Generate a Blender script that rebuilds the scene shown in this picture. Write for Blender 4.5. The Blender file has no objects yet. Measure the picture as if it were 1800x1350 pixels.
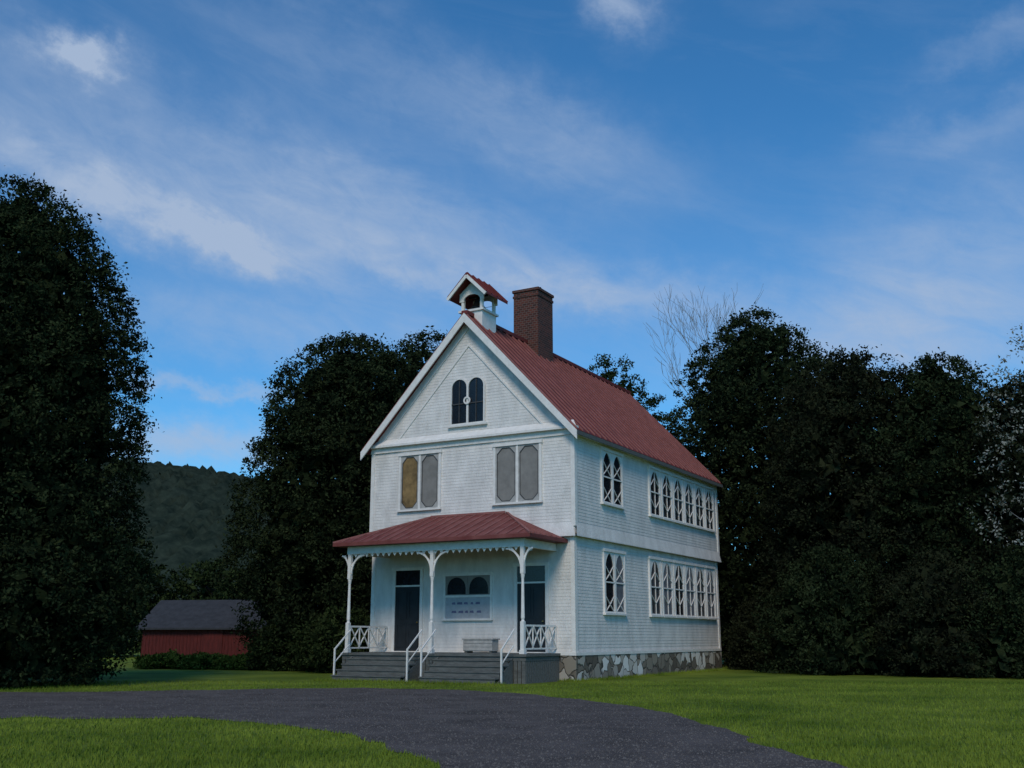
import bpy, bmesh, math, random
import numpy as np
from mathutils import Vector
C = bpy.context.scene.collection
R = math.radians
PI = math.pi

# ------------------------------------------------------------ helpers
class MB:
    def __init__(s): s.v=[]; s.f=[]
    def add(s, vs, fs):
        o=len(s.v); s.v+= [tuple(p) for p in vs]; s.f += [tuple(i+o for i in f) for f in fs]
    def box(s,x0,x1,y0,y1,z0,z1):
        s.add([(x0,y0,z0),(x1,y0,z0),(x1,y1,z0),(x0,y1,z0),(x0,y0,z1),(x1,y0,z1),(x1,y1,z1),(x0,y1,z1)],
              [(0,3,2,1),(4,5,6,7),(0,1,5,4),(1,2,6,5),(2,3,7,6),(3,0,4,7)])
    def prism(s,pts,h0,h1,fn):
        n=len(pts)
        s.add([fn(a,b,h0) for a,b in pts]+[fn(a,b,h1) for a,b in pts],
              [tuple(range(n))[::-1],tuple(range(n,2*n))]+[(i,(i+1)%n,n+(i+1)%n,n+i) for i in range(n)])
    def ring(s,o,i,h0,h1,fn):
        n=len(o)
        vs=[fn(a,b,h0) for a,b in o]+[fn(a,b,h1) for a,b in o]+[fn(a,b,h0) for a,b in i]+[fn(a,b,h1) for a,b in i]
        fs=[]
        for k in range(n):
            j=(k+1)%n
            fs+=[(k,j,n+j,n+k),(2*n+k,3*n+k,3*n+j,2*n+j),(n+k,n+j,3*n+j,3*n+k),(k,2*n+k,2*n+j,j)]
        s.add(vs,fs)
    def bar(s,p,q,w,d=None,up=(0,0,1)):
        d=d or w; p=Vector(p); q=Vector(q); t=(q-p).normalized(); up=Vector(up)
        if abs(t.dot(up))>.98: up=Vector((0,1,0))
        a=t.cross(up).normalized()*w/2; b=a.cross(t).normalized()*d/2
        vs=[p-a-b,p+a-b,p+a+b,p-a+b,q-a-b,q+a-b,q+a+b,q-a+b]
        s.add(vs,[(0,3,2,1),(4,5,6,7),(0,1,5,4),(1,2,6,5),(2,3,7,6),(3,0,4,7)])
    def tube(s,pts,rad,n=8):
        pts=[Vector(p) for p in pts]; vs=[]; fs=[]
        for k,p in enumerate(pts):
            t=(pts[min(k+1,len(pts)-1)]-pts[max(k-1,0)]).normalized()
            up=Vector((0,0,1)) if abs(t.z)<.9 else Vector((0,1,0))
            a=t.cross(up).normalized(); b=a.cross(t)
            for i in range(n):
                c=2*PI*i/n; vs.append(p+(a*math.cos(c)+b*math.sin(c))*rad[k])
        for k in range(len(pts)-1):
            for i in range(n):
                j=(i+1)%n; fs.append((k*n+i,k*n+j,(k+1)*n+j,(k+1)*n+i))
        fs.append(tuple(range(n))[::-1]); fs.append(tuple(range((len(pts)-1)*n,len(pts)*n)))
        s.add(vs,fs)
    def build(s,name,mat,parent=None,label=None,smooth=False,bevel=0):
        me=bpy.data.meshes.new(name); me.from_pydata(s.v,[],s.f)
        bm=bmesh.new(); bm.from_mesh(me); bmesh.ops.recalc_face_normals(bm,faces=bm.faces); bm.to_mesh(me); bm.free()
        me.materials.append(mat)
        if smooth: me.polygons.foreach_set('use_smooth',[True]*len(me.polygons))
        o=bpy.data.objects.new(name,me); C.objects.link(o)
        if parent: o.parent=parent
        if label: o['label']=label
        if bevel:
            m=o.modifiers.new('b','BEVEL'); m.width=bevel; m.segments=2; m.limit_method='ANGLE'
        return o
def tag(o,label=None,cat=None,group=None,kind=None):
    if label:o['label']=label
    if cat:o['category']=cat
    if group:o['group']=group
    if kind:o['kind']=kind
    return o
def empty(name,loc=(0,0,0),rz=0,parent=None):
    o=bpy.data.objects.new(name,None); C.objects.link(o); o.location=loc; o.rotation_euler=(0,0,rz); o.empty_display_size=.3
    if parent:o.parent=parent
    return o

# ------------------------------------------------------------ materials
def mat(name,col,rough=.8,var=.0,vscale=3.0,bump=0,bscale=20,spec=.3,metal=0,stretch=(1,1,1),col2=None):
    m=bpy.data.materials.new(name); m.use_nodes=True; nt=m.node_tree; b=nt.nodes['Principled BSDF']
    b.inputs['Roughness'].default_value=rough; b.inputs['Specular IOR Level'].default_value=spec; b.inputs['Metallic'].default_value=metal
    tc=nt.nodes.new('ShaderNodeTexCoord'); mp=nt.nodes.new('ShaderNodeMapping'); mp.inputs['Scale'].default_value=stretch
    nt.links.new(tc.outputs['Object'],mp.inputs['Vector'])
    n=nt.nodes.new('ShaderNodeTexNoise'); n.inputs['Scale'].default_value=vscale; n.inputs['Detail'].default_value=6; n.inputs['Roughness'].default_value=.65
    nt.links.new(mp.outputs[0],n.inputs['Vector'])
    r=nt.nodes.new('ShaderNodeValToRGB'); r.color_ramp.elements[0].position=.3; r.color_ramp.elements[1].position=.7
    c1=[max(0,c*(1-var)) for c in col]; c2=[c*(1+var) for c in col] if col2 is None else list(col2)
    r.color_ramp.elements[0].color=(*c1,1); r.color_ramp.elements[1].color=(*c2,1)
    nt.links.new(n.outputs['Fac'],r.inputs[0]); nt.links.new(r.outputs[0],b.inputs['Base Color'])
    if bump:
        n2=nt.nodes.new('ShaderNodeTexNoise'); n2.inputs['Scale'].default_value=bscale; n2.inputs['Detail'].default_value=5
        nt.links.new(mp.outputs[0],n2.inputs['Vector'])
        bp=nt.nodes.new('ShaderNodeBump'); bp.inputs['Strength'].default_value=bump; bp.inputs['Distance'].default_value=.03
        nt.links.new(n2.outputs['Fac'],bp.inputs['Height']); nt.links.new(bp.outputs[0],b.inputs['Normal'])
    return m
M={}
M['paint']=mat('white_clapboard',(.60,.57,.535),.8,.0,1.5,.45,14,stretch=(1.6,1.6,.7),col2=(.82,.775,.73),spec=.1)
M['trim']=mat('white_trim',(.68,.645,.60),.65,.0,5,.1,20,col2=(.84,.80,.75),spec=.15)
M['roof']=mat('red_metal',(.12,.024,.020),.6,.0,1.1,.12,6,spec=.15,col2=(.20,.042,.036))
M['seam']=mat('red_metal_seam',(.27,.105,.09),.55,.25,2,spec=.2)
M['proof']=mat('weathered_red_metal',(.13,.030,.027),.6,.0,1.4,.15,6,spec=.15,col2=(.24,.085,.075))
M['dark']=mat('dark_glass',(.012,.014,.018),.22,.3,3,spec=.5)
M['lilac']=mat('lilac_glass',(.15,.15,.165),.35,.3,3)
M['panel']=mat('pale_panel',(.42,.42,.44),.6,.15,6)
M['mark']=mat('blue_grey_marks',(.14,.14,.23),.6,.2,6)
M['beige']=mat('beige_shade',(.22,.205,.185),.6,.2,2.5)
M['amber']=mat('amber_shade',(.21,.135,.055),.6,.5,3.0)
M['spandrel']=mat('grey_sash',(.38,.365,.34),.6,.25,5)
M['mull']=mat('dark_grey_rib',(.06,.06,.06),.6,.25,5)
M['door']=mat('dark_door',(.022,.026,.030),.45,.25,3)
M['brass']=mat('brass',(.4,.3,.12),.35,.1,3,metal=.9)
M['greywood']=mat('grey_deck',(.115,.118,.11),.8,.35,3,.3,30,stretch=(1,5,5))
M['iron']=mat('dark_bell',(.03,.028,.025),.4,.2,5,metal=.7)
M['slate']=mat('grey_shingle',(.036,.037,.041),.85,.3,3,.4,15)
M['barn']=mat('barn_red',(.085,.012,.010),.8,.4,2,.3,12,stretch=(6,6,1))
M['bark']=mat('bark',(.035,.028,.022),.95,.4,6,.8,14,stretch=(3,3,.6))
M['pale_bark']=mat('pale_bark',(.22,.215,.21),.9,.2,6)
def brick():
    m=mat('brick',(.06,.03,.027),.9,.3,5); nt=m.node_tree; b=nt.nodes['Principled BSDF']
    tc=nt.nodes.new('ShaderNodeTexCoord'); sp=nt.nodes.new('ShaderNodeSeparateXYZ'); nt.links.new(tc.outputs['Object'],sp.inputs[0])
    ad=nt.nodes.new('ShaderNodeMath'); nt.links.new(sp.outputs[0],ad.inputs[0]); nt.links.new(sp.outputs[1],ad.inputs[1])
    cb=nt.nodes.new('ShaderNodeCombineXYZ'); nt.links.new(ad.outputs[0],cb.inputs[0]); nt.links.new(sp.outputs[2],cb.inputs[1])
    t=nt.nodes.new('ShaderNodeTexBrick'); t.inputs['Scale'].default_value=2.6; t.inputs['Mortar Size'].default_value=.03
    t.inputs['Color1'].default_value=(.125,.034,.022,1); t.inputs['Color2'].default_value=(.045,.018,.015,1); t.inputs['Mortar'].default_value=(.13,.09,.075,1)
    nt.links.new(cb.outputs[0],t.inputs['Vector']); nt.links.new(t.outputs[0],b.inputs['Base Color'])
    return m
M['brick']=brick()
def stone():
    m=mat('rubble',(.1,.1,.1),.9,spec=.1); nt=m.node_tree; b=nt.nodes['Principled BSDF']
    tc=nt.nodes.new('ShaderNodeTexCoord')
    nz=nt.nodes.new('ShaderNodeTexNoise'); nz.inputs['Scale'].default_value=2.5; nt.links.new(tc.outputs['Object'],nz.inputs['Vector'])
    va=nt.nodes.new('ShaderNodeVectorMath'); va.operation='MULTIPLY_ADD'; nt.links.new(nz.outputs['Color'],va.inputs[0]); va.inputs[1].default_value=(.35,.35,.35); nt.links.new(tc.outputs['Object'],va.inputs[2])
    v=nt.nodes.new('ShaderNodeTexVoronoi'); v.inputs['Scale'].default_value=2.2; nt.links.new(va.outputs[0],v.inputs['Vector'])
    e=nt.nodes.new('ShaderNodeTexVoronoi'); e.feature='DISTANCE_TO_EDGE'; e.inputs['Scale'].default_value=2.2; nt.links.new(va.outputs[0],e.inputs['Vector'])
    sp=nt.nodes.new('ShaderNodeSeparateColor'); nt.links.new(v.outputs['Color'],sp.inputs[0])
    r=nt.nodes.new('ShaderNodeValToRGB'); cr=r.color_ramp
    cr.elements[0].color=(.13,.11,.088,1); cr.elements[0].position=.1; cr.elements[1].color=(.78,.74,.68,1); cr.elements[1].position=.95
    x=cr.elements.new(.55); x.color=(.30,.26,.205,1); nt.links.new(sp.outputs[0],r.inputs[0])
    r2=nt.nodes.new('ShaderNodeValToRGB'); r2.color_ramp.elements[0].position=.01; r2.color_ramp.elements[1].position=.05
    nt.links.new(e.outputs['Distance'],r2.inputs[0])
    mx=nt.nodes.new('ShaderNodeMix'); mx.data_type='RGBA'; nt.links.new(r2.outputs[0],mx.inputs['Factor'])
    mx.inputs[6].default_value=(.08,.073,.062,1); nt.links.new(r.outputs[0],mx.inputs[7]); nt.links.new(mx.outputs[2],b.inputs['Base Color'])
    bp=nt.nodes.new('ShaderNodeBump'); bp.inputs['Distance'].default_value=.05; bp.inputs['Strength'].default_value=.6; nt.links.new(r2.outputs[0],bp.inputs['Height']); nt.links.new(bp.outputs[0],b.inputs['Normal'])
    return m
M['stone']=stone()
def leafmat(name,c1,c2,rnd=.5):
    m=bpy.data.materials.new(name); m.use_nodes=True; nt=m.node_tree; nt.nodes.remove(nt.nodes['Principled BSDF'])
    b=nt.nodes.new('ShaderNodeBsdfDiffuse'); nt.links.new(b.outputs[0],nt.nodes['Material Output'].inputs[0])
    tc=nt.nodes.new('ShaderNodeTexCoord'); n=nt.nodes.new('ShaderNodeTexNoise'); n.inputs['Scale'].default_value=.8; n.inputs['Detail'].default_value=3
    nt.links.new(tc.outputs['Object'],n.inputs['Vector'])
    g=nt.nodes.new('ShaderNodeNewGeometry')
    a=nt.nodes.new('ShaderNodeMath'); a.operation='MULTIPLY_ADD'; nt.links.new(g.outputs['Random Per Island'],a.inputs[0]); a.inputs[1].default_value=rnd; 
    s=nt.nodes.new('ShaderNodeMath'); s.operation='SUBTRACT'; nt.links.new(n.outputs['Fac'],s.inputs[0]); s.inputs[1].default_value=rnd/2
    nt.links.new(s.outputs[0],a.inputs[2])
    r=nt.nodes.new('ShaderNodeValToRGB'); r.color_ramp.elements[0].position=.3; r.color_ramp.elements[1].position=.78
    r.color_ramp.elements[0].color=(*c1,1); r.color_ramp.elements[1].color=(*c2,1)
    nt.links.new(a.outputs[0],r.inputs[0]); nt.links.new(r.outputs[0],b.inputs['Color'])
    return m
M['leaf_a']=leafmat('leaf_dark',(.008,.013,.007),(.034,.047,.020))
M['leaf_b']=leafmat('leaf_mid',(.009,.016,.007),(.040,.058,.020))
M['leaf_c']=leafmat('leaf_brownish',(.009,.011,.007),(.031,.037,.018))
M['leaf_d']=leafmat('leaf_grass_green',(.020,.038,.008),(.06,.10,.024))
M['leaf_e']=leafmat('leaf_pale',(.07,.075,.055),(.32,.32,.28))
def grassmat(name,lo,hi,blades=False):
    m=bpy.data.materials.new(name); m.use_nodes=True; nt=m.node_tree; b=nt.nodes['Principled BSDF']
    b.inputs['Roughness'].default_value=.9; b.inputs['Specular IOR Level'].default_value=.1
    tc=nt.nodes.new('ShaderNodeTexCoord')
    n=nt.nodes.new('ShaderNodeTexNoise'); n.inputs['Scale'].default_value=.32; n.inputs['Detail'].default_value=8; n.inputs['Roughness'].default_value=.6
    n2=nt.nodes.new('ShaderNodeTexNoise'); n2.inputs['Scale'].default_value=9; n2.inputs['Detail'].default_value=6; n2.inputs['Roughness'].default_value=.75
    for k in (n,n2): nt.links.new(tc.outputs['Object'],k.inputs['Vector'])
    a=nt.nodes.new('ShaderNodeMath'); a.operation='MULTIPLY_ADD'; nt.links.new(n2.outputs['Fac'],a.inputs[0]); a.inputs[1].default_value=.4; nt.links.new(n.outputs['Fac'],a.inputs[2])
    r=nt.nodes.new('ShaderNodeValToRGB'); r.color_ramp.elements[0].position=.52; r.color_ramp.elements[1].position=.88
    r.color_ramp.elements[0].color=(*lo,1); r.color_ramp.elements[1].color=(*hi,1)
    nt.links.new(a.outputs[0],r.inputs[0]); nt.links.new(r.outputs[0],b.inputs['Base Color'])
    bp=nt.nodes.new('ShaderNodeBump'); bp.inputs['Distance'].default_value=.05; bp.inputs['Strength'].default_value=.7
    nt.links.new(n2.outputs['Fac'],bp.inputs['Height']); 
    if not blades: nt.links.new(bp.outputs[0],b.inputs['Normal'])
    return m
M['lawn']=grassmat('lawn',(.060,.10,.011),(.18,.225,.028))
M['blade']=grassmat('blade',(.074,.12,.012),(.20,.25,.032),True)
M['asphalt']=mat('gravel_drive',(.066,.057,.052),.95,.0,.9,.8,60,col2=(.130,.112,.104),spec=.1)
M['pebble']=mat('pebbles',(.05,.045,.042),.9,.0,9,col2=(.20,.185,.17),spec=.1)
M['hill']=mat('forest_hill',(.008,.015,.012),1,.0,.22,0,.3,col2=(.040,.054,.038),spec=0)  # distance haze is put into this colour as a lighter grey-green

# ------------------------------------------------------------ ground, road, hill
g=MB(); g.add([(-1500,-300,0),(1500,-300,0),(1500,2500,0),(-1500,2500,0)],[(0,1,2,3)])
tag(g.build('ground',M['lawn']),'flat green lawn around the white house','lawn',kind='structure')
def smooth_line(P,n=90):
    P=np.array(P,float); out=[]
    for i in range(len(P)-1):
        p0=P[max(i-1,0)];p1=P[i];p2=P[i+1];p3=P[min(i+2,len(P)-1)]
        for t in np.linspace(0,1,14,endpoint=False):
            out.append(.5*((2*p1)+(-p0+p2)*t+(2*p0-5*p1+4*p2-p3)*t*t+(-p0+3*p1-3*p2+p3)*t**3))
    out.append(P[-1]); out=np.array(out)
    d=np.r_[0,np.cumsum(np.linalg.norm(np.diff(out,axis=0),axis=1))]; s=np.linspace(0,d[-1],n)
    return np.c_[np.interp(s,d,out[:,0]),np.interp(s,d,out[:,1])]
U=smooth_line([(-60,27),(-30,28.8),(-13.8,29.6),(-8,31),(-4.96,31.8),(-.8,30.2),(2.4,24.2),(3.35,18.7),(3.6,13.9),(3.8,12.5),(4.1,7),(4.3,-8)],320)
L=smooth_line([(-60,17.5),(-30,19.5),(-9.46,20.4),(-5.04,19.6),(-2.63,17.1),(-1.49,14.6),(-.9,12.7),(-.5,9),(-.3,3),(-.2,-8)],320)
rng=np.random.default_rng(3)
for E in (U,L):
    E[:,1]+=np.convolve(rng.normal(0,.30,len(E)),np.ones(3)/3,'same'); E[:,0]+=np.convolve(rng.normal(0,.09,len(E)),np.ones(3)/3,'same')
rd=MB(); n=len(U)
rd.add([(x,y,.008) for x,y in U]+[(x,y,.008) for x,y in L],[(i,i+1,n+i+1,n+i) for i in range(n-1)])
tag(rd.build('driveway',M['asphalt']),'grey gravel driveway curving across the lawn','driveway',kind='structure')
road_poly=np.vstack([U,L[::-1]])
def inside(px,py,poly):
    r=np.zeros(len(px),bool); j=len(poly)-1
    for i in range(len(poly)):
        xi,yi=poly[i];xj,yj=poly[j]
        c=((yi>py)!=(yj>py))&(px<(xj-xi)*(py-yi)/((yj-yi) if yj!=yi else 1e-9)+xi); r^=c; j=i
    return r
def np_mesh(name,V,F,m,parent=None):
    me=bpy.data.meshes.new(name); me.vertices.add(len(V)); me.vertices.foreach_set('co',V.astype(np.float32).ravel())
    k=F.shape[1]; me.loops.add(F.size); me.loops.foreach_set('vertex_index',F.astype(np.int32).ravel())
    me.polygons.add(len(F)); me.polygons.foreach_set('loop_start',np.arange(0,F.size,k,dtype=np.int32))
    me.update(calc_edges=True); me.materials.append(m)
    o=bpy.data.objects.new(name,me); C.objects.link(o)
    if parent:o.parent=parent
    return o
NB=130000
t=rng.random(NB)**1.6; by=11+26*t; bx=(rng.random(NB)-.5)*1.15*by
nearr=inside(bx,by,road_poly); 
hx,hy,ha=-1.584,38.9,R(-29.38)
kx,ky=bx[nearr],by[nearr]; kk=rng.random(len(kx))<.6; kx,ky=kx[kk],ky[kk]; nk=len(kx)
sz=.008+.016*rng.random(nk)**2; a0=rng.random(nk)*6.28
V=np.zeros((nk,4,3))
for q in range(3): V[:,q]=np.c_[kx+np.cos(a0+q*2.09)*sz,ky+np.sin(a0+q*2.09)*sz,np.full(nk,.006)]
V[:,3]=np.c_[kx,ky,.008+sz*.8]
F=(np.arange(nk)*4)[:,None,None]+np.array([[0,1,3],[1,2,3],[2,0,3]])[None]
tag(np_mesh('gravel',V.reshape(-1,3),F.reshape(-1,3),M['pebble']),'loose grey gravel on the driveway','gravel',kind='stuff')
bx=bx[~nearr]; by=by[~nearr]
lx=(bx-hx)*math.cos(ha)+(by-hy)*math.sin(ha); ly=-(bx-hx)*math.sin(ha)+(by-hy)*math.cos(ha)
k=~((np.abs(lx)<4.5)&(ly>-3.4)); bx=bx[k];by=by[k]; nb=len(bx)
ne=4000; ty=rng.random(ne)*15; tx=4.36+rng.random(ne)**2*.35; tx2=-4.3+rng.random(ne)*8.9; 
ex=np.r_[tx,tx2]; ey=np.r_[ty,np.where(np.abs(tx2)<3.75,-3.75,-.1)-rng.random(ne)**2*.3]
gx=hx+ex*math.cos(ha)-ey*math.sin(ha); gy=hy+ex*math.sin(ha)+ey*math.cos(ha)
hh=.03+.045*rng.random(nb); hh2=.04+.11*rng.random(2*ne)**2
bx=np.r_[bx,gx]; by=np.r_[by,gy]; h=np.r_[hh,hh2]; nb=len(bx)
ang=rng.random(nb)*2*PI; w=.006+.008*rng.random(nb); lean=(rng.random((nb,2))-.5)*.05
V=np.zeros((nb,3,3)); V[:,0]=np.c_[bx-np.cos(ang)*w,by-np.sin(ang)*w,np.zeros(nb)]; V[:,1]=np.c_[bx+np.cos(ang)*w,by+np.sin(ang)*w,np.zeros(nb)]
V[:,2]=np.c_[bx+lean[:,0],by+lean[:,1],h]
tag(np_mesh('grass',V.reshape(-1,3),np.arange(nb*3).reshape(-1,3),M['blade']),'short mown grass blades on the lawn','grass',kind='stuff')
# hill
nx,ny=560,120
X=np.linspace(-420,420,nx); Y=np.linspace(230,620,ny); GX,GY=np.meshgrid(X,Y)
pr=np.interp(X,[-420,-260,-170,-145,-108,-60,0,100,420],[58,66,71,71,65.5,55,42,26,14]); kz=np.ones(41)/41
pr=np.convolve(np.pad(pr,20,'edge'),kz,'valid')
prof=np.tile(pr,(ny,1))
rise=np.clip((GY-230)/200,0,1); rise=np.sin(rise*PI/2)**1.2
rise*=np.where(GY>430,1-.3*(GY-430)/190,1)
GZ=prof*rise+rng.normal(0,1.0,GX.shape)*np.clip(rise*2,0,1)*np.where(GY>415,.55,1)-1.5
V=np.c_[GX.ravel(),GY.ravel(),GZ.ravel()]
I=np.arange(nx*ny).reshape(ny,nx); F=np.c_[I[:-1,:-1].ravel(),I[:-1,1:].ravel(),I[1:,1:].ravel(),I[1:,:-1].ravel()]
tag(np_mesh('hill',V,F,M['hill']),'dark forested hill rising in the distance','hill',kind='structure')

# ------------------------------------------------------------ house
H=empty('schoolhouse',(hx,hy,0),ha)
tag(H,'white two storey wooden house with red metal roof and small belfry','house')
W2=4.27; D=15.1; ZR=13.48; SL=1.075; OFF=.10; ZB=4.95
fr=lambda a,b,n:(a,-n,b)         # front plane
sd=lambda a,b,n:(W2+n,a,b)       # right side plane
fz=MB(); fz.box(-W2-.05,W2+.05,-.05,D+.05,-.3,.84); fz.build('foundation',M['stone'],H,'rubble stone foundation')
wl=MB()
wl.box(-W2,W2,0,D,.80,ZB)
wl.box(-W2-OFF,W2+OFF,-OFF,D+OFF,ZB,8.6)
wl.prism([(-W2-OFF,8.603),(W2+OFF,8.603),(W2+OFF,ZR-.14-(W2+OFF)*SL),(0,ZR-.14),(-W2-OFF,ZR-.14-(W2+OFF)*SL)],0,1,lambda a,b,n:(a,-OFF+n*(D+2*OFF),b))
def clap(fn,a0,a1,z0,z1,n0,pitch=.115,lim=None):
    z=z0
    while z<z1-.02:
        zt=min(z+pitch,z1); l0,l1=(a0,a1)
        if lim: e=lim(z+pitch); l0,l1=-e,e
        if l1-l0<.1: break
        vs=[fn(l0,z,n0+.013),fn(l1,z,n0+.013),fn(l1,zt,n0+.005),fn(l0,zt,n0+.005),fn(l0,z,n0+.0),fn(l1,z,n0+.0)]
        wl.add(vs,[(0,1,2,3),(4,5,1,0)]); z+=pitch
clap(fr,-W2,W2,.86,ZB-.1,0); clap(sd,0,D,.86,ZB-.1,0)
clap(fr,-W2-OFF,W2+OFF,ZB+.3,8.6,OFF); clap(sd,-OFF,D+OFF,ZB+.3,8.6,OFF)
clap(fr,0,0,8.95,13.2,OFF,lim=lambda z:min(W2,(ZR-.14-z)/SL))
ls=lambda a,b,n:(-W2-n,a,b); clap(ls,0,D,.86,ZB-.1,0); clap(ls,-OFF,D+OFF,ZB+.3,8.6,OFF)
wl.build('wall',M['paint'],H)
def skirt(fn,a0,a1):
    b=MB()
    b.add([fn(a0-.16,ZB-.06,.20),fn(a1+.16,ZB-.06,.20),fn(a1+.04,ZB+.36,.04+OFF),fn(a0-.04,ZB+.36,.04+OFF),fn(a0,ZB-.06,.0),fn(a1,ZB-.06,.0),fn(a0-.16,ZB-.10,.20),fn(a1+.16,ZB-.10,.20)],
          [(0,1,2,3),(6,7,1,0),(4,5,7,6)])
    return b.build('belt_course',M['paint'],H)
skirt(fr,-W2,W2); skirt(sd,0,D)
for x,y0 in ((-W2,0),(W2,0),(W2,D),(-W2,D)):
    b=MB(); s=1 if x>0 else -1; e=1 if y0>0 else -1
    for z0,z1,o in ((.86,ZB-.1,0),(ZB+.25,8.75,OFF)):
        xx=x+s*(o+.045); yy=y0+e*(o+.045)
        b.box(min(xx,xx-s*.16),max(xx,xx-s*.16),min(yy,yy-e*.2),max(yy,yy-e*.2),z0,z1)
    b.build('corner_board',M['trim'],H)
b=MB(); b.box(W2-.0,W2+.07,-.07,D,.845,.95); b.box(-W2,W2,-.07,0,.847,.952); b.build('water_table',M['trim'],H)
b=MB(); b.box(-W2-.16,W2+.16,-OFF-.07,-OFF,8.42,8.62); b.box(-W2-.3,W2+.3,-OFF-.22,-OFF,8.62,8.70)
b.add([(-W2-.3,-OFF-.22,8.70),(W2+.3,-OFF-.22,8.70),(W2+.1,-OFF,8.95),(-W2-.1,-OFF,8.95)],[(0,1,2,3)])
b.build('gable_cornice',M['trim'],H)
b=MB(); b.box(W2+OFF,W2+OFF+.06,-OFF,D+OFF,8.3,8.72); b.build('side_frieze',M['trim'],H)
# roof
b=MB(); sm=MB()
EX=W2+.40; EZ=ZR-EX*SL+.06; Y0=-OFF-.38; Y1=D+.2; SLR=(ZR-EZ)/EX
for s in (-1,1):
    nrm=Vector((s*SLR,0,1)).normalized()*.12
    top=[Vector((0,Y0,ZR)),Vector((s*EX,Y0,EZ)),Vector((s*EX,Y1,EZ)),Vector((0,Y1,ZR))]
    b.add(top+[p-nrm for p in top],[(0,1,2,3),(7,6,5,4),(0,4,5,1),(1,5,6,2),(2,6,7,3)])
    k=Y0+.02
    while k<Y1-.05:
        sm.add([(0,k,ZR),(s*EX,k,EZ),(s*EX,k+.05,EZ),(0,k+.05,ZR),(0,k,ZR+.07),(s*EX,k,EZ+.07),(s*EX,k+.05,EZ+.07),(0,k+.05,ZR+.07)],[(4,5,6,7),(0,1,5,4),(3,7,6,2),(1,2,6,5)]); k+=.5
b.box(-.13,.13,Y0,Y1,ZR-.06,ZR+.085)
RF=b.build('roof',M['roof'],H,'red standing seam metal roof')
so_=sm.build('roof_seams',M['seam'],RF)
b=MB()
for s in (-1,1):   # bargeboards
    q=lambda x,dz:(s*x,ZR-x*SLR+dz)
    b.prism([q(0,-.02),q(EX+.02,-.02),q(EX+.02,-.34),q(0,-.38)],0,1,lambda a,z,n:(a,Y0-.035-.002*s+n*.05,z))
    b.prism([q(0,-.16),q(W2+.1,-.16),q(W2+.1,-.50),q(0,-.56)],0,1,lambda a,z,n:(a,-OFF-.002*s-.06+n*.06,z))
b.build('bargeboard',M['trim'],H)
b=MB()
for s in (-1,1):
    q=lambda x,dz:(s*x,ZR-x*SL+dz)
    b.prism([q(0.0,-1.15),q(3.2,-1.15),q(3.2,-1.24),q(0,-1.25)],0,1,lambda a,z,n:(a,-OFF-.002*s-.05+n*.05,z))
b.build('gable_trim',M['trim'],H)
b=MB()
b.box(EX-.03,EX+.03,Y0,Y1,EZ-.17,EZ-.03); b.build('eave_gutter',M['greywood'],H)
b=MB(); b.add([(W2+OFF,Y0+.1,EZ-.1+.0),(EX-.03,Y0+.1,EZ-.15),(EX-.03,Y1-.1,EZ-.15),(W2+OFF,Y1-.1,EZ-.1)],[(0,1,2,3)]); b.build('soffit',M['trim'],H)
# chimney
b=MB(); b.box(-.55,.62,4.35,5.7,12.4,15.72); b.box(-.58,.65,4.32,5.73,15.48,15.58); b.box(-.60,.67,4.30,5.75,15.72,15.83)
CH=b.build('chimney',M['brick'],RF,'dark red brick chimney')
b=MB()
b.prism([(4.75,15.83),(5.25,15.83),(5.05,16.07)],0,.6,lambda a,z,n:(-.2+n,a,z)); b.build('chimney_cap',M['iron'],RF)
# belfry
BF=empty('bell_cupola',(0,.55,0),0,H)
b=MB(); b.box(-.48,.48,-.5,.55,12.85,13.66); b.box(-.56,.56,-.57,.62,13.66,13.74); b.build('cupola_base',M['trim'],BF)
for x in (-.42,.42):
    for y in (-.43,.48):
        p=MB(); p.box(x-.055,x+.055,y-.055,y+.055,13.74,14.42); p.build('cupola_post',M['trim'],BF)
p=MB()
for yy in (-.50,.50):
    pts=[(-.39,14.1)]+[(.39*-math.cos(a),14.1+.27*math.sin(a)) for a in np.linspace(.01,PI-.01,13)]+[(.39,14.1)]
    out=[(-.55,14.1)]+[(-.55+1.1*i/12,14.42+ .45*(1-abs(i-6)/6)) for i in range(13)]+[(.55,14.1)]
    p.ring(out,pts,0,.05,lambda a,z,n:(a,yy+n,z))
p.build('cupola_arch',M['trim'],BF)
p=MB()
for s in (-1,1):
    t=[Vector((0,-.88,15.12)),Vector((s*.86,-.88,14.26)),Vector((s*.86,.80,14.26)),Vector((0,.80,15.12))]; d=Vector((0,0,-.09))
    p.add(t+[a+d for a in t],[(0,1,2,3),(7,6,5,4),(0,4,5,1),(1,5,6,2),(2,6,7,3)])
    for y in (-.88,-.47,-.05,.36,.76):
        p.bar((s*.01,y+.02,15.14),(s*.87,y+.02,14.27),.04,.05)
p.build('cupola_roof',M['roof'],BF)
p=MB()
for s in (-1,1): p.bar((0,-.90,15.0),(s*.86,-.90,14.15),.05,.12)
p.build('cupola_bargeboard',M['trim'],BF)
p=MB(); p.tube([(0,0,14.36),(0,0,14.3),(0,0,14.15),(0,0,14.0),(0,0,13.93)],[.05,.13,.17,.24,.30],14); p.bar((-.42,0,14.4),(.42,0,14.4),.07); p.build('bell',M['iron'],BF,smooth=False)

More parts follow.
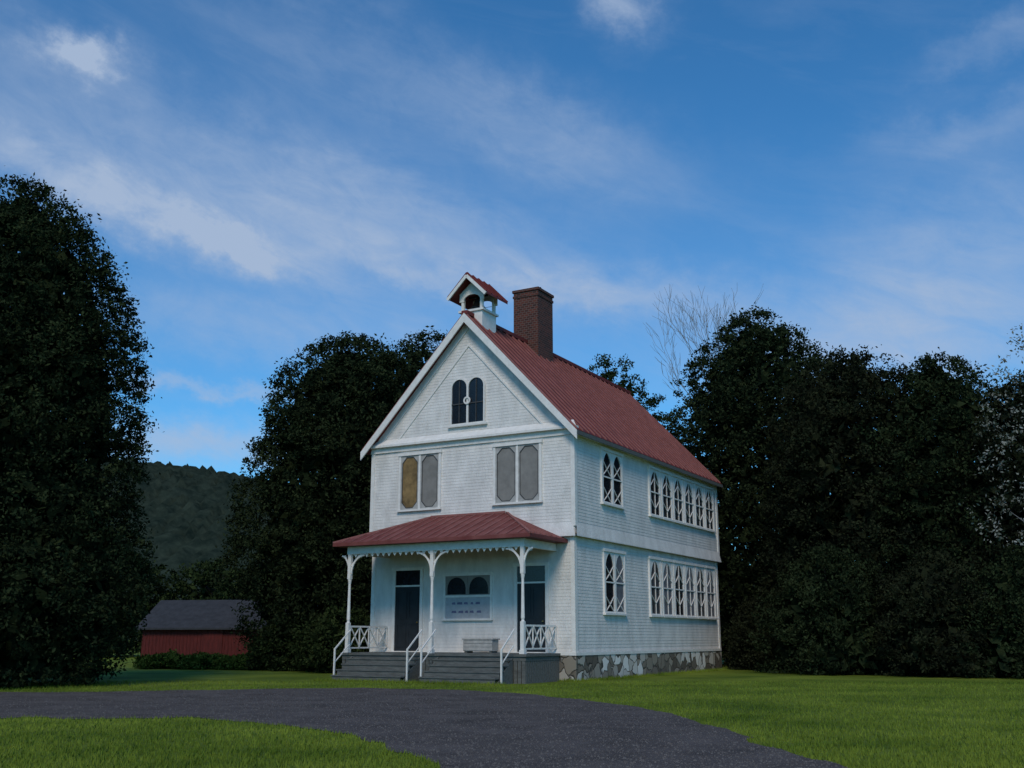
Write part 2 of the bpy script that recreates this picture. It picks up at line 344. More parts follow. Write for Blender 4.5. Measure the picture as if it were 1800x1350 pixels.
# ---- windows
def octo(x0,x1,z0,z1,c=.2,e=.22):
    m=(x0+x1)/2; e=(x1-x0)*e
    return [(x0,z0+c),(m-e,z0),(m+e,z0),(x1,z0+c),(x1,z1-c),(m+e,z1),(m-e,z1),(x0,z1-c)]
def octo_out(x0,x1,z0,z1,e=.22):
    m=(x0+x1)/2; e=(x1-x0)*e
    return [(x0,z0),(m-e,z0),(m+e,z0),(x1,z0),(x1,z1),(m+e,z1),(m-e,z1),(x0,z1)]
def lancet(x0,x1,z0,z1,pointed=False):
    m=(x0+x1)/2; r=(x1-x0)/2; n=10; pts=[(x0,z0),(x1,z0)]
    hh=r*(1.5 if pointed else 1); zs=z1-hh
    for i in range(n+1):
        a=PI*i/n; x=m+r*math.cos(a); s=math.sin(a)
        if pointed: s=math.sqrt(max(0,1-(abs(math.cos(a)))**1.4))
        pts.append((x,zs+hh*s))
    return pts
def ring_outer(x0,x1,z0,z1,cnt,g=0):
    out=[(x0,z0),(x1,z0)]; n=cnt-3
    for i in range(n+1):
        t=i/n
        if t<.3: out.append((x1,z0+(z1-z0)*(.75+.25*t/.3)))
        elif t<=.7: out.append((x1-(x1-x0)*(t-.3)/.4,z1))
        else: out.append((x0,z1-(z1-z0)*.25*(t-.7)/.3))
    return out
def casing(mb,fn,x0,x1,z0,z1,n0,w=.10,d=.08):
    mb.prism([(x0-w,z0-.0),(x0,z0),(x0,z1),(x0-w,z1)],n0,n0+d,fn); mb.prism([(x1,z0),(x1+w,z0),(x1+w,z1),(x1,z1)],n0,n0+d,fn)
    mb.prism([(x0-w-.03,z1),(x1+w+.03,z1),(x1+w+.03,z1+.11),(x0-w-.03,z1+.11)],n0,n0+d+.03,fn)
    mb.prism([(x0-w-.03,z0-.07),(x1+w+.03,z0-.07),(x1+w+.03,z0),(x0-w-.03,z0)],n0,n0+d+.05,fn)
def pair(fn,c,w,z0,z1,n0,panes,style='octo',lab=None,mull=.09):
    x0=c-w/2;x1=c+w/2; hw=(w-mull)/2
    e=empty('window',(0,0,0),0,H)
    if lab:e['label']=lab
    mb=MB(); casing(mb,fn,x0,x1,z0,z1,n0); mb.prism([(c-mull/2,z0),(c+mull/2,z0),(c+mull/2,z1),(c-mull/2,z1)],n0,n0+.075,fn)
    mb.build('window_frame',M['trim'],e)
    for k in range(2):
        a=x0+k*(hw+mull); b_=a+hw
        p=MB(); p.prism([(a,z0),(b_,z0),(b_,z1),(a,z1)],n0+.012,n0+.038,fn); p.build('pane',M[panes[k]],e)
        s=MB()
        if style=='octo':
            s.ring(octo_out(a+.003,b_-.003,z0+.003,z1-.003),octo(a+.05,b_-.05,z0+.05,z1-.05,.22),n0+.039,n0+.06,fn); s.build('sash',M['spandrel'],e)
            q=MB(); q.ring(octo(a+.05,b_-.05,z0+.05,z1-.05,.22),octo(a+.078,b_-.078,z0+.085,z1-.085,.21),n0+.039,n0+.056,fn)
            q.build('rib',M['mull'],e)
        elif style=='gothic':
            lp=lancet(a+.06,b_-.06,z0+.06,z1-.05,True); s.ring(ring_outer(a+.003,b_-.003,z0+.003,z1-.003,len(lp)),lp,n0+.039,n0+.065,fn)
            m_=(a+b_)/2
            def B(p,q,ww=.026): s.bar(fn(*p,n0+.05),fn(*q,n0+.05),ww)
            zm=(z0+z1)/2
            B((a,zm),(b_,zm),.05)
            for zz in (z0+.3,zm+.3):
                B((a+.05,zz+.3),(m_,zz)); B((m_,zz),(b_-.05,zz+.3)); B((a+.05,zz-.25),(m_,zz)); B((m_,zz),(b_-.05,zz-.25))
            s.build('sash',M['trim'],e)
    return e
pair(fr,-2.12,1.72,6.15,8.22,OFF,('amber','beige'),lab='paired window with amber left shade')
pair(fr,2.12,1.80,6.15,8.22,OFF,('beige','beige'))
e=empty('window',(0,0,0),0,H); e['label']='pair of dark round topped windows in the gable'
mb=MB()
for s in (-1,1):
    x0,x1=(s*.37-.33,s*.37+.33)
    o=lancet(x0-.05,x1+.05,9.2,11.0); i=lancet(x0,x1,9.25,10.95); mb.ring(o,i,OFF+.03+.003*s,OFF+.10+.003*s,fr)
mb.box(-.85,.85,-OFF-.13,-OFF,9.13,9.2)
mb.build('window_frame',M['trim'],e)
for s in (-1,1):
    p=MB(); p.prism(lancet(s*.37-.33,s*.37+.33,9.25,10.95),OFF+.02,OFF+.05,fr); p.build('pane',M['dark'],e)
    p=MB(); a,b_=s*.37-.33,s*.37+.33
    p.bar(fr(a,10.0,OFF+.07),fr(b_,10.0,OFF+.07),.04)
    p.bar(fr(s*.37,9.3,OFF+.07),fr(s*.37,10.9,OFF+.07),.03); p.build('sash',M['mull'],e)
p=MB(); cc=[(.15*math.cos(a),10.1+.15*math.sin(a)) for a in np.linspace(0,2*PI,16,endpoint=False)]; ci=[(.09*math.cos(a),10.1+.09*math.sin(a)) for a in np.linspace(0,2*PI,16,endpoint=False)]
p.ring(cc,ci,OFF+.104,OFF+.14,fr); p.build('roundel',M['trim'],e)
pair(sd,3.05,1.75,6.25,8.2,OFF,('dark','dark'),'gothic')
pair(sd,3.3,1.75,2.3,4.5,0,('dark','lilac'),'gothic')
def single(fn,c,w,z0,z1,n0,pane):
    e=empty('window',(0,0,0),0,H); a,b_=c-w/2,c+w/2
    mb=MB(); casing(mb,fn,a,b_,z0,z1,n0,.10,.08); mb.build('window_frame',M['trim'],e)
    p=MB(); p.prism([(a,z0),(b_,z0),(b_,z1),(a,z1)],n0+.012,n0+.038,fn); p.build('pane',M[pane],e)
    s=MB(); lp=lancet(a+.06,b_-.06,z0+.06,z1-.05,True); s.ring(ring_outer(a+.003,b_-.003,z0+.003,z1-.003,len(lp)),lp,n0+.039,n0+.065,fn)
    def B(p,q,ww=.026): s.bar(fn(*p,n0+.055),fn(*q,n0+.055),ww)
    zm=(z0+z1)/2; B((a,zm),(b_,zm),.05); B((c,z0),(c,z1),.026)
    B((a+.05,zm-.3),(c,zm-.65)); B((c,zm-.65),(b_-.05,zm-.3)); B((a+.05,zm+.25),(c,zm+.6)); B((c,zm+.6),(b_-.05,zm+.25))
    s.build('sash',M['trim'],e)
M['dusk']=mat('dim_glass',(.05,.052,.058),.3,.35,2,spec=.5)
for k in range(6):
    c=7.3+1.34*k
    single(sd,c,1.04,6.25,8.15,OFF,'dark'); single(sd,c,1.04,2.3,4.5,0,('dusk','lilac','dark','lilac','dusk','lilac')[k])
# porch window
e=empty('window',(0,0,0),0,H); e['label']='porch window with dark arched lights above pale panel'
mb=MB(); casing(mb,fr,-.95,.95,2.1,3.62,0,.08,.07); mb.prism([(-.95,2.85),(.95,2.85),(.95,2.93),(-.95,2.93)],.01,.065,fr); mb.build('window_frame',M['trim'],e)
for s in (-1,1):
    p=MB(); p.prism([(s*.47-.48,2.93),(s*.47+.48,2.93),(s*.47+.48,3.62),(s*.47-.48,3.62)],.01+.002*s,.037,fr); p.build('pane',M['dark'],e)
    q=MB(); lp=lancet(s*.47-.40,s*.47+.40,2.96,3.57); q.ring(ring_outer(s*.47-.465,s*.47+.465,2.935,3.617,len(lp)),lp,.04,.06,fr); q.build('sash',M['beige'],e)
p=MB(); p.prism([(-.95,2.1),(.95,2.1),(.95,2.85),(-.95,2.85)],.01,.036,fr); p.build('panel',M['panel'],e)
rr=random.Random(9)
for zz in (2.64,2.34):
    x=-.72+rr.uniform(0,.1)
    while x<.55:
        w_=rr.uniform(.10,.26); q=MB(); q.prism([(x,zz-.035),(x+w_,zz-.045),(x+w_-.02,zz+.045),(x+.02,zz+.035)],.037,.041,fr); q.build('faded_mark',M['mark'],e); x+=w_+rr.uniform(.05,.12)
# doors
for x in (-2.62,2.62):
    e=empty('door',(0,0,0),0,H); lo=x-.56; hi=x+.56
    mb=MB(); casing(mb,fr,lo,hi,.94,3.88,0,.12,.08); mb.prism([(lo,3.28),(hi,3.28),(hi,3.34),(lo,3.34)],.01,.06,fr); mb.build('door_frame',M['trim'],e)
    p=MB(); p.prism([(lo,.94),(hi,.94),(hi,3.28),(lo,3.28)],.008,.045,fr)
    for a in (lo+.08,x+.04):
        for z0,z1 in ((1.1,1.95),(2.1,3.15)):
            p.ring([(a,z0),(a+.44,z0),(a+.44,z1),(a,z1)],[(a+.05,z0+.05),(a+.39,z0+.05),(a+.39,z1-.05),(a+.05,z1-.05)],.045,.062,fr)
    p.build('door_leaf',M['door'],e)
    p=MB(); p.prism([(lo,3.34),(hi,3.34),(hi,3.88),(lo,3.88)],.008,.04,fr); p.build('transom',M['dark'],e)
    p=MB(); p.tube([(hi-.1,-.045,1.98),(hi-.1,-.09,1.98),(hi-.1,-.12,1.98)],[.02,.035,.02],10); p.build('door_knob',M['brass'],e)
# porch
PY=-2.5
b=MB()
for i in range(19): b.box(-3.75,3.75,PY+i*.131,PY+i*.131+.125,.84,.92)
b.box(-3.7,3.7,PY+.05,-.08,.70,.838); b.build('porch_floor',M['greywood'],H)
b=MB()
for i in range(50):
    x=-3.7+i*.148; b.box(x,x+.12,PY+.06,PY+.09,0,.70)
for i in range(16):
    y=PY+.1+i*.148
    b.box(3.66,3.69,y,y+.12,0,.70); b.box(-3.69,-3.66,y,y+.12,0,.70)
b.box(-3.6,3.6,PY+.12,PY+.16,-.1,.7)
b.build('porch_skirt',M['greywood'],H)
for x0,x1 in ((-3.25,-.35),(.35,3.25)):
    b=MB()
    for i in range(4):
        zt=.92-.18*(i+1); y1=PY-.02-.27*i
        b.box(x0,x1,y1-.28,y1-.002,max(zt-.04,0),zt); b.box(x0+.03,x1-.03,y1-.25,y1-.22,0,zt-.042)
    b.prism([(PY,.0),(PY-1.0,0),(PY,.8)],0,.05,lambda a,z,n:(x0+n,a,z)); b.prism([(PY,.0),(PY-1.0,0),(PY,.8)],0,.05,lambda a,z,n:(x1-n,a,z))
    b.build('porch_steps',M['greywood'],H)
EZp=4.75; RZp=5.82; EXp=4.05; EYp=-2.78; RX=1.6
b=MB(); sm=MB()
e0=[(-EXp,0,EZp),(-EXp,EYp,EZp),(EXp,EYp,EZp),(EXp,0,EZp)]; r0=[(-RX,-.02,RZp),(RX,-.02,RZp)]
b.add(e0+r0+[(x,y,z-.12) for x,y,z in e0],[(1,2,5,4),(0,1,4),(2,3,5),(0,6,7,1),(1,7,8,2),(2,8,9,3),(6,9,8,7)])
x=-EXp+.02
while x<EXp:
    ye=0-.03 if abs(x)<RX else EYp*(abs(x)-RX)/(EXp-RX); ze=EZp+(RZp-EZp)*(ye-EYp)/(-EYp)
    if ye-EYp>.1: sm.bar((x,EYp,EZp+.015),(x,ye,ze+.015),.04,.05)
    x+=.4
for y in np.arange(EYp+.3,-.1,.4):
    xe=RX+(EXp-RX)*(y/EYp); ze=EZp+(RZp-EZp)*(EXp-xe)/(EXp-RX)
    for s in (-1,1): sm.bar((s*EXp,y,EZp+.015),(s*xe,y,ze+.015),.04,.05,up=(0,1,0))
for s in (-1,1): sm.bar((s*EXp,EYp,EZp+.02),(s*RX,-.03,RZp+.02),.09,.06)
sm.bar((-RX,-.06,RZp+.01),(RX,-.06,RZp+.01),.14,.08)
pr_=b.build('porch_roof',M['proof'],H,'weathered red metal hipped porch roof')
sm.build('roof_seams',M['seam'],pr_)
PX=3.55; YP=-2.36
b=MB(); b.box(-PX-.1,PX+.1,YP-.07,YP+.07,4.36,4.625)
for s in (-1,1): b.box(s*PX-.07,s*PX+.07,YP+.072,-.05,4.362,4.622)
for i in range(30):
    x=-PX+i*(2*PX/29); b.prism([(x-.08,4.36),(x+.08,4.36),(x,4.24)],0,.03,lambda a,z,n:(a,YP-.02+n,z))
b.build('porch_beam',M['trim'],H)
for px in (-PX,0,PX):
    e=empty('porch_post',(px,YP,0),0,H)
    p=MB(); p.box(-.065,.065,-.065,.065,.92,1.95); p.tube([(0,0,1.95),(0,0,2.0),(0,0,2.06),(0,0,2.3),(0,0,3.3),(0,0,3.42),(0,0,3.48)],[.065,.045,.065,.058,.045,.065,.065],12); p.box(-.064,.064,-.064,.064,3.48,4.36)
    p.box(-.09,.09,-.09,.09,.921,1.05); p.build('post_shaft',M['trim'],e)
    dirs=[(1,0),(-1,0)] if px==0 else [((-1 if px>0 else 1),0),(0,1)]
    if px: dirs.append(((1 if px>0 else -1)*.6,0))
    for dx,dy in dirs:
        q=MB(); prev=None
        for i in range(9):
            a=PI/2*i/8; r=.6; o=r*(1-math.cos(a)); z=3.65+ .66*math.sin(a)
            cur=(dx*(.06+o*.95),dy*(.06+o*.95),z)
            if prev: q.bar(prev,cur,.045,.055)
            prev=cur
        q.bar((dx*.06,dy*.06,3.95),(dx*.42,dy*.42,4.33),.04,.04)
        q.build('bracket',M['trim'],e)
for s in (-1,1):
    p=MB(); x=s*PX
    p.bar((x,YP+.08,1.82),(x,-.05,1.82),.08,.06); p.bar((x,YP+.08,1.08),(x,-.05,1.08),.06,.05)
    n=4; st=(2.2)/n
    for i in range(n):
        y=YP+.1+i*st; p.bar((x,y,1.1),(x,y+st,1.8),.035,.035); p.bar((x+.04,y,1.8),(x+.04,y+st,1.1),.035,.035); p.bar((x+.02,y+st,1.08),(x+.02,y+st,1.82),.035,.04)
    p.build('porch_railing',M['trim'],H)
for x in (-3.32,-.28,.28,3.32):
    p=MB(); p.bar((x,PY-.0,1.70),(x,PY-.85,1.05),.035,.045); p.bar((x,PY-.85,0),(x,PY-.85,1.08),.05,.05); p.bar((x,PY-.05,1.2),(x,PY-.85,.6),.025,.03)
    p.build('stair_rail',M['trim'],H)
# box on the porch
c,s_=math.cos(ha),math.sin(ha); lp=(1.0,-.75)
bx_=empty('storage_box',(hx+lp[0]*c-lp[1]*s_,hy+lp[0]*s_+lp[1]*c,.92),ha)
p=MB(); p.box(-.58,.58,-.22,.22,.06,.44)
for i in range(3): p.box(-.585,.585,-.235,-.221,.08+i*.12,.18+i*.12)
p.build('body',M['spandrel'],bx_,bevel=.008)
p=MB(); p.box(-.62,.62,-.26,.26,.442,.49); p.build('lid',M['spandrel'],bx_,bevel=.01)
for x in (-.5,.5):
    p=MB(); p.box(x-.05,x+.05,-.2,.2,0,.058); p.build('foot',M['greywood'],bx_)
tag(bx_,'low pale storage box sitting on the grey porch floor','box')

# ------------------------------------------------------------ shed
SH=empty('shed',(-17.6,60,0),R(-8))
tag(SH,'low dark red shed with grey shingled roof between the trees','shed')
b=MB(); b.box(-3.0,6.2,0,5,0,2.05); b.prism([(0,2.053),(5,2.053),(2.5,3.35)],-3.0,6.2,lambda a,z,n:(n,a,z)); 
for i in range(46): b.box(-3.0+i*.2,-3.0+i*.2+.03,-.02,0,.0,2.04)
b.build('wall',M['barn'],SH)
b=MB()
for y0,y1 in ((-.35,2.5),(5.35,2.5)):
    b.add([(-3.3,y0,1.95),(6.5,y0,1.95),(6.5,y1,3.55),(-3.3,y1,3.55),(-3.3,y0,1.85),(6.5,y0,1.85),(6.5,y1,3.45),(-3.3,y1,3.45)],[(0,1,2,3),(7,6,5,4),(0,4,5,1),(0,3,7,4),(1,5,6,2)])
b.build('roof',M['slate'],SH)
b=MB(); b.box(.6,1.7,-.05,-.021,.02,1.9); b.build('door',M['barn'],SH)

# ------------------------------------------------------------ trees
def envelope(prof,z,a,ph,lump=1):
    zs=[p[0] for p in prof]; rs=[p[1] for p in prof]; r=np.interp(z,zs,rs)
    return r*(1+lump*(.11*np.sin(3*a+ph[0]+z*.5)+.08*np.sin(5*a+ph[1]-z*.9)+.06*np.sin(9*a+ph[2]+z*1.7)))
def crown(prof,nclump,nleaf,size,seed,m,parent,spread=.55,core=1.0,rp=.4,lump=1):
    r=np.random.default_rng(seed); ph=r.random(3)*6.28
    zs=np.array([p[0] for p in prof]); rs=np.array([p[1] for p in prof])
    zz=np.linspace(zs[0],zs[-1],200); w=np.interp(zz,zs,rs)**1.15+.3; w/=w.sum()
    cz=r.choice(zz,nclump,p=w)+r.normal(0,.1,nclump); ca=r.random(nclump)*2*PI; cr=envelope(prof,cz,ca,ph,lump)*r.random(nclump)**rp
    cc=np.c_[cr*np.cos(ca),cr*np.sin(ca),cz]; sz=spread*(.5+.8*r.random(nclump))
    per=nleaf//nclump; idx=np.repeat(np.arange(nclump),per); N=len(idx)
    d=r.normal(0,1,(N,3)); d/=np.linalg.norm(d,axis=1)[:,None]; d*= (r.random(N)**.6)[:,None]*(1+.6*(r.random(N)**5))[:,None]; d[:,2]*=.75
    P=cc[idx]+d*sz[idx][:,None]; P[:,2]=np.maximum(P[:,2],.08)
    S=size*(.5+.8*r.random(N))
    nc=int(nleaf*.06*core); 
    if nc:
        kz=r.choice(zz,nc,p=w); ka=r.random(nc)*2*PI; kr=envelope(prof,kz,ka,ph,lump)*.74*r.random(nc)**.45
        P=np.vstack([P,np.c_[kr*np.cos(ka),kr*np.sin(ka),np.maximum(kz*.95,.4)]]); S=np.r_[S,np.full(nc,.32)]  # coarse inner faces added to block light passing through the crown
    N=len(P)
    a=r.normal(0,1,(N,3)); a/=np.linalg.norm(a,axis=1)[:,None]; b=r.normal(0,1,(N,3)); b-= (a*b).sum(1)[:,None]*a; b/=np.linalg.norm(b,axis=1)[:,None]
    a*=S[:,None]; b*=(S*.5)[:,None]
    V=np.stack([P-a,P-b,P+a,P+b],1).reshape(-1,3)
    return np_mesh('crown',V,np.arange(N*4).reshape(-1,4),m,parent)
def trunk(h,r0,seed,parent,rad,m=None,zl=.2):
    rr=random.Random(seed); b=MB(); pts=[];rd=[]
    for i in range(8):
        t=i/7; pts.append((rr.uniform(-.15,.15)*t*2,rr.uniform(-.15,.15)*t*2,h*.9*t-.1)); rd.append(r0*(1.25 if i==0 else 1)*(1-.88*t))
    b.tube(pts,rd,9)
    for k in range(9):
        z=h*(zl+.07*k); a=rr.random()*6.28; L_=rad*rr.uniform(.45,.7)*(1-.07*k)
        P0=Vector((0,0,z)); P1=P0+Vector((math.cos(a)*L_*.5,math.sin(a)*L_*.5,L_*.3)); P2=P0+Vector((math.cos(a)*L_,math.sin(a)*L_,L_*.75))
        b.tube([P0,P1,P2],[r0*.35*(1-.06*k),r0*.22,r0*.06],6)
    return b.build('trunk',m or M['bark'],parent)
def gen(h,r,z0=.02):
    return [(z0*h,.72*r),(.12*h,.93*r),(.35*h,r),(.6*h,r),(.76*h,.9*r),(.87*h,.70*r),(.95*h,.42*r),(h,.1*r)]
def tree(name,label,cat,x,y,h,r,seed,m,nl=30000,nc=260,prof=None,size=.15,group=None,spread=.6,core=1,z0=.02,rp=.4,tr=True,lump=1,tm=None):
    e=empty(name,(x,y,0)); tag(e,label,cat,group)
    prof=prof or gen(h,r,z0)
    crown(prof,nc,nl,size,seed,M[m],e,spread,core,rp,lump); 
    if tr: trunk(h,.05*r+.12 if not tm else .13,seed,e,r*(1.25 if tm else 1),tm)
    else:
        b=MB(); rr=random.Random(seed)
        for k in range(7):
            a=rr.random()*6.28; b.tube([(0,0,-.05),(math.cos(a)*r*.25,math.sin(a)*r*.25,h*.4),(math.cos(a)*r*.5,math.sin(a)*r*.5,h*.8)],[.05,.035,.01],6)
        b.build('stem',M['bark'],e)
    return e
tree('dense_tree','tall dense dark tree filling the left edge of the picture','tree',-16.9,34,17,5,11,'leaf_a',190000,3600,
     [(.1,3.9),(1,4.7),(3,5.2),(4.6,5.1),(5.6,4.75),(7.2,4.65),(10,4.5),(12.3,4.0),(14.0,3.2),(15.4,2.2),(16.3,1.2),(16.8,.4)],.07,spread=.40,rp=.22,lump=.10)
tree('broad_tree','broad dark tree just left of the white house','tree',-8.1,52,16.3,5.4,12,'leaf_a',130000,2200,
     [(.2,3.9),(1.5,4.6),(4,5.5),(7,5.5),(10,5.0),(12.5,4.4),(14.3,3.5),(15.6,2.2),(16.3,.5)],.09,spread=.52,rp=.27,lump=.5)
tree('background_tree','dark tree rising behind the left slope of the house roof','tree',-4.6,57,17.7,5.4,13,'leaf_a',75000,1200,
     [(.3,4),(4,5),(9,5.2),(13,4.9),(15.5,4.2),(16.8,3.2),(17.5,1.8),(17.8,.5)],.10,spread=.52,lump=.5,rp=.3)
tree('background_tree','small leafy treetop showing above the red roof behind chimney','tree',6.2,64,18.5,4.0,14,'leaf_b',34000,600,size=.10,spread=.5,rp=.35,lump=.7)
tree('tall_tree','tallest dark tree right behind the rear corner of the house','tree',13.9,58,19.6,5.4,15,'leaf_a',130000,2200,
     [(.2,5),(2,5.4),(6,5.7),(10,5.6),(13,5.2),(15.5,4.4),(17.3,3.3),(18.7,2.0),(19.5,.6)],.10,spread=.52,rp=.3,lump=.7)
tree('dark_tree','dark bushy tree second from the house on the right side','tree',15.9,48,14.6,4.4,16,'leaf_c',80000,1400,size=.085,spread=.48,rp=.3,lump=.7)
tree('dark_tree','round dark tree in the middle of the right hand tree line','tree',19.0,46,13.7,4.1,17,'leaf_a',75000,1300,size=.085,spread=.48,rp=.3,lump=.7)
tree('dark_tree','low topped dark tree near the right edge of the picture','tree',21.9,43.5,12.2,3.9,18,'leaf_c',70000,1200,size=.085,spread=.48,rp=.3,lump=.7)
tree('sparse_tree','sparse pale leaved tree cut by the right picture edge','tree',20.5,39,13.6,2.9,19,'leaf_e',5200,300,size=.07,spread=.42,core=0,z0=.35,rp=.55,tm=M['pale_bark'])
bushes=[(12.2,50.5,3.4,2.3,'dark shrub right beside the rear corner of the house'),(13.2,44.5,5.2,2.9,'tall dark shrub first in the row right of the house'),
 (16.6,42,4.6,2.9,'wide dark shrub second in the row right of the house'),(19.6,40.5,4.8,2.9,'dark shrub third in the row right of the house'),(22.6,39.5,4.6,2.8,'dark shrub at the right edge under the sparse tree')]
for i,(x,y,h,r,l) in enumerate(bushes):
    tree('dark_shrub',l,'shrub',x,y,h,r,30+i,('leaf_c','leaf_a')[i%2],34000,520,size=.07,spread=.42,group='dark shrubs along the right lawn',tr=False,
         prof=[(.05,r*.95),(.3*h,r),(.6*h,r*.9),(.85*h,r*.6),(h,r*.1)])
for i,(x,y,h,r,l) in enumerate([(-9.6,57,3.0,2.6,'dark shrub between the red shed and the broad tree'),(-7.2,46.5,2.6,2.1,'dark shrub close to the left wall of the house'),(-10,49.5,2.2,1.9,'dark shrub under the broad tree left of the house')]):
    tree('side_shrub',l,'shrub',x,y,h,r,40+i,'leaf_b',20000,300,size=.085,spread=.36,tr=False,prof=[(.05,r*.95),(.3*h,r),(.6*h,r*.9),(.85*h,r*.6),(h,r*.1)])
for i,(x,y,r,l) in enumerate([(-16.6,52,1.5,'low green shrub left of the others before the shed'),(-14.4,51,1.4,'low green shrub in the middle before the shed'),(-12.1,50.2,1.3,'low green shrub nearest the broad tree before the shed')]):
    tree('low_shrub',l,'shrub',x,y,.55,r,50+i,'leaf_d',9000,90,size=.07,spread=.26,tr=False,prof=[(.05,r),(.3,r*.9),(.52,r*.3)],group='low green shrubs before the shed')
for i,(x,y,h,r,l) in enumerate([(-31,82,8.0,5,'mid green tree at the left behind the shed'),(-24,86,7.2,5,'mid green tree in the middle behind the shed'),(-17,84,7.2,4.5,'mid green tree at the right behind the shed')]):
    tree('far_tree',l,'tree',x,y,h,r,60+i,'leaf_b',18000,300,size=.16,spread=.6,group='trees behind the shed')
# bare tree
e=empty('bare_tree',(13.1,66,0)); tag(e,'pale leafless tree rising behind the rear roof corner','tree')
rr=random.Random(5); tb=MB(); tb.tube([(0,0,-.1),(.1,0,6),(0,.1,14)],[.26,.18,.08],8); tb.build('trunk',M['pale_bark'],e)
bb=MB()
def br(p,d,L_,r,dep):
    q=p+d*L_*.5+Vector((rr.uniform(-.1,.1),rr.uniform(-.1,.1),0))*L_; k=p+d*L_
    bb.tube([p,q,k],[r,r*.8,r*.6],4)
    if dep==0: return
    for i in range(3):
        nd=(d+Vector((rr.uniform(-.6,.6),rr.uniform(-.6,.6),rr.uniform(-.05,.5)))).normalized(); br(q if i==0 else k,nd,L_*rr.uniform(.6,.85),max(r*.55,.011),dep-1)
for z,dx in ((12,-.35),(13.3,.35),(14,.05),(13.8,-.15),(10,.3)):
    br(Vector((0,0,z)),Vector((dx,rr.uniform(-.3,.3),1)).normalized(),3.5,.05,4)
bb.build('branches',M['pale_bark'],e)

# ------------------------------------------------------------ world
wd=bpy.data.worlds.new('World'); bpy.context.scene.world=wd; wd.use_nodes=True; nt=wd.node_tree; N_=nt.nodes; LK=nt.links
bg=N_['Background']; bg.inputs['Strength'].default_value=.1
def setin(sock,v):
    if isinstance(v,(int,float)): sock.default_value=v
    else: LK.new(v,sock)
def mt(op,a,b=None,c=None):
    n=N_.new('ShaderNodeMath'); n.operation=op; setin(n.inputs[0],a)
    if b is not None:setin(n.inputs[1],b)
    if c is not None:setin(n.inputs[2],c)
    return n.outputs[0]
SUN_EL=R(42); SUN_AZ=R(188)
sky=N_.new('ShaderNodeTexSky'); sky.sky_type='NISHITA'; sky.sun_disc=False; sky.sun_elevation=SUN_EL; sky.sun_rotation=SUN_AZ; sky.ozone_density=2.5; sky.dust_density=.3; sky.air_density=1.0
tc=N_.new('ShaderNodeTexCoord'); sp=N_.new('ShaderNodeSeparateXYZ'); LK.new(tc.outputs['Generated'],sp.inputs[0])
az=mt('ARCTAN2',sp.outputs[0],sp.outputs[1]); el=mt('ARCSINE',sp.outputs[2])
def noise(sx,sy,rot,detail=6,rough=.55,off=0,scale=1,dist=0):
    cb=N_.new('ShaderNodeCombineXYZ'); cs,sn=math.cos(rot),math.sin(rot)
    a=mt('ADD',mt('MULTIPLY',az,cs),mt('MULTIPLY',el,sn)); b=mt('ADD',mt('MULTIPLY',az,-sn),mt('MULTIPLY',el,cs))
    LK.new(mt('MULTIPLY',a,sx),cb.inputs[0]); LK.new(mt('MULTIPLY',b,sy),cb.inputs[1]); cb.inputs[2].default_value=off
    n=N_.new('ShaderNodeTexNoise'); n.inputs['Scale'].default_value=scale; n.inputs['Detail'].default_value=detail; n.inputs['Roughness'].default_value=rough; n.inputs['Distortion'].default_value=dist
    LK.new(cb.outputs[0],n.inputs['Vector']); return n.outputs['Fac']
w1=noise(14,18,R(-12),6,.65,3.1); w2=noise(14,18,R(-12),6,.65,7.7)
wa=mt('ADD',az,mt('MULTIPLY',mt('SUBTRACT',w1,.5),.11)); we=mt('ADD',el,mt('MULTIPLY',mt('SUBTRACT',w2,.5),.08))
F_=1856.; TP=math.atan(445/1856)
def ae(px,py):
    u=(px-900)/F_; v=(675-py)/F_; y=math.cos(TP)-v*math.sin(TP); z=math.sin(TP)+v*math.cos(TP); return math.atan2(u,y),math.atan2(z,math.hypot(u,y))
blobs=[ # px,py,sx,sy,angle(deg, down to the right),amp
 (200,355,260,48,14,.72),(430,435,130,26,17,.5),(300,290,540,120,12,.42),(720,410,400,110,12,.38),(820,490,330,22,8,.34),(1120,520,260,48,8,.36),
 (145,105,66,30,-6,1.0),(1095,15,66,36,10,.50),(700,150,520,70,14,.22),(1700,225,150,38,-5,.26),(1700,460,260,130,-8,.46),(1560,620,360,90,0,.5),
 (360,680,220,17,3,.6),(330,785,260,44,0,.7),(650,590,340,50,6,.30),(1740,80,120,30,0,.24),(980,250,300,70,25,.24),(250,560,320,60,4,.30)]
den=None
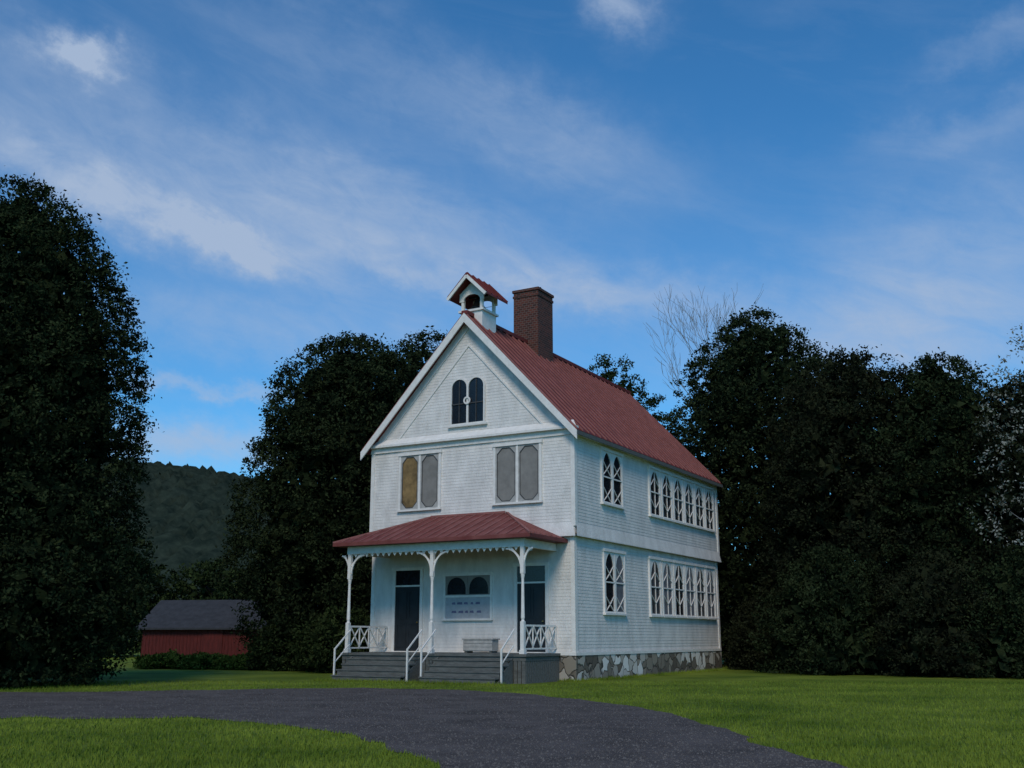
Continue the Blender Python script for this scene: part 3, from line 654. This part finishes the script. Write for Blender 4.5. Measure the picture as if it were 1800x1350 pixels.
for px,py,sx,sy,an,am in blobs:
    a0,e0=ae(px,py); t=-R(an); cs,sn=math.cos(t),math.sin(t)
    da=mt('SUBTRACT',wa,a0); de=mt('SUBTRACT',we,e0)
    A=mt('MULTIPLY',mt('ADD',mt('MULTIPLY',da,cs),mt('MULTIPLY',de,sn)),F_/sx); B=mt('MULTIPLY',mt('ADD',mt('MULTIPLY',da,-sn),mt('MULTIPLY',de,cs)),F_/sy)
    g_=mt('MULTIPLY',mt('EXPONENT',mt('MULTIPLY',mt('ADD',mt('MULTIPLY',A,A),mt('MULTIPLY',B,B)),-1)),am)
    den=g_ if den is None else mt('ADD',den,g_)
st=noise(5,20,R(-14),7,.6,1.3,1,.6); fine=noise(16,32,R(-20),7,.65,5,1,.8)
tex=mt('ADD',mt('MULTIPLY',st,.9),mt('MULTIPLY',fine,1.1)); tex=mt('SUBTRACT',tex,.08)
den=mt('ADD',mt('MULTIPLY',den,tex),mt('MULTIPLY',mt('MAXIMUM',mt('SUBTRACT',st,.47),0),.32))
den=mt('MINIMUM',mt('MAXIMUM',den,0),.92)
tint=N_.new('ShaderNodeMix'); tint.data_type='RGBA'; tint.blend_type='MULTIPLY'; tint.inputs[0].default_value=1; LK.new(sky.outputs[0],tint.inputs[6]); tint.inputs[7].default_value=(.38,.98,1.34,1)
mx=N_.new('ShaderNodeMix'); mx.data_type='RGBA'; LK.new(den,mx.inputs[0]); LK.new(tint.outputs[2],mx.inputs[6]); mx.inputs[7].default_value=(3.9,4.9,6.6,1)
LK.new(mx.outputs[2],bg.inputs['Color'])
# sun
sl=bpy.data.lights.new('sun','SUN'); sl.energy=1.7; sl.angle=R(18); sl.color=(1,.87,.72); so=bpy.data.objects.new('sun',sl); C.objects.link(so)
d=Vector((math.sin(SUN_AZ)*math.cos(SUN_EL),math.cos(SUN_AZ)*math.cos(SUN_EL),math.sin(SUN_EL)))
so.rotation_euler=d.to_track_quat('Z','Y').to_euler()
# camera
cd=bpy.data.cameras.new('camera'); cam=bpy.data.objects.new('camera',cd); C.objects.link(cam); cam.location=(0,0,1.45); cam.rotation_euler=(PI/2+TP,0,0)
cd.sensor_width=36; cd.lens=36*F_/1800; cd.clip_end=6000; bpy.context.scene.camera=cam
vs=bpy.context.scene.view_settings; vs.view_transform='Standard'; vs.look='None'; vs.exposure=0
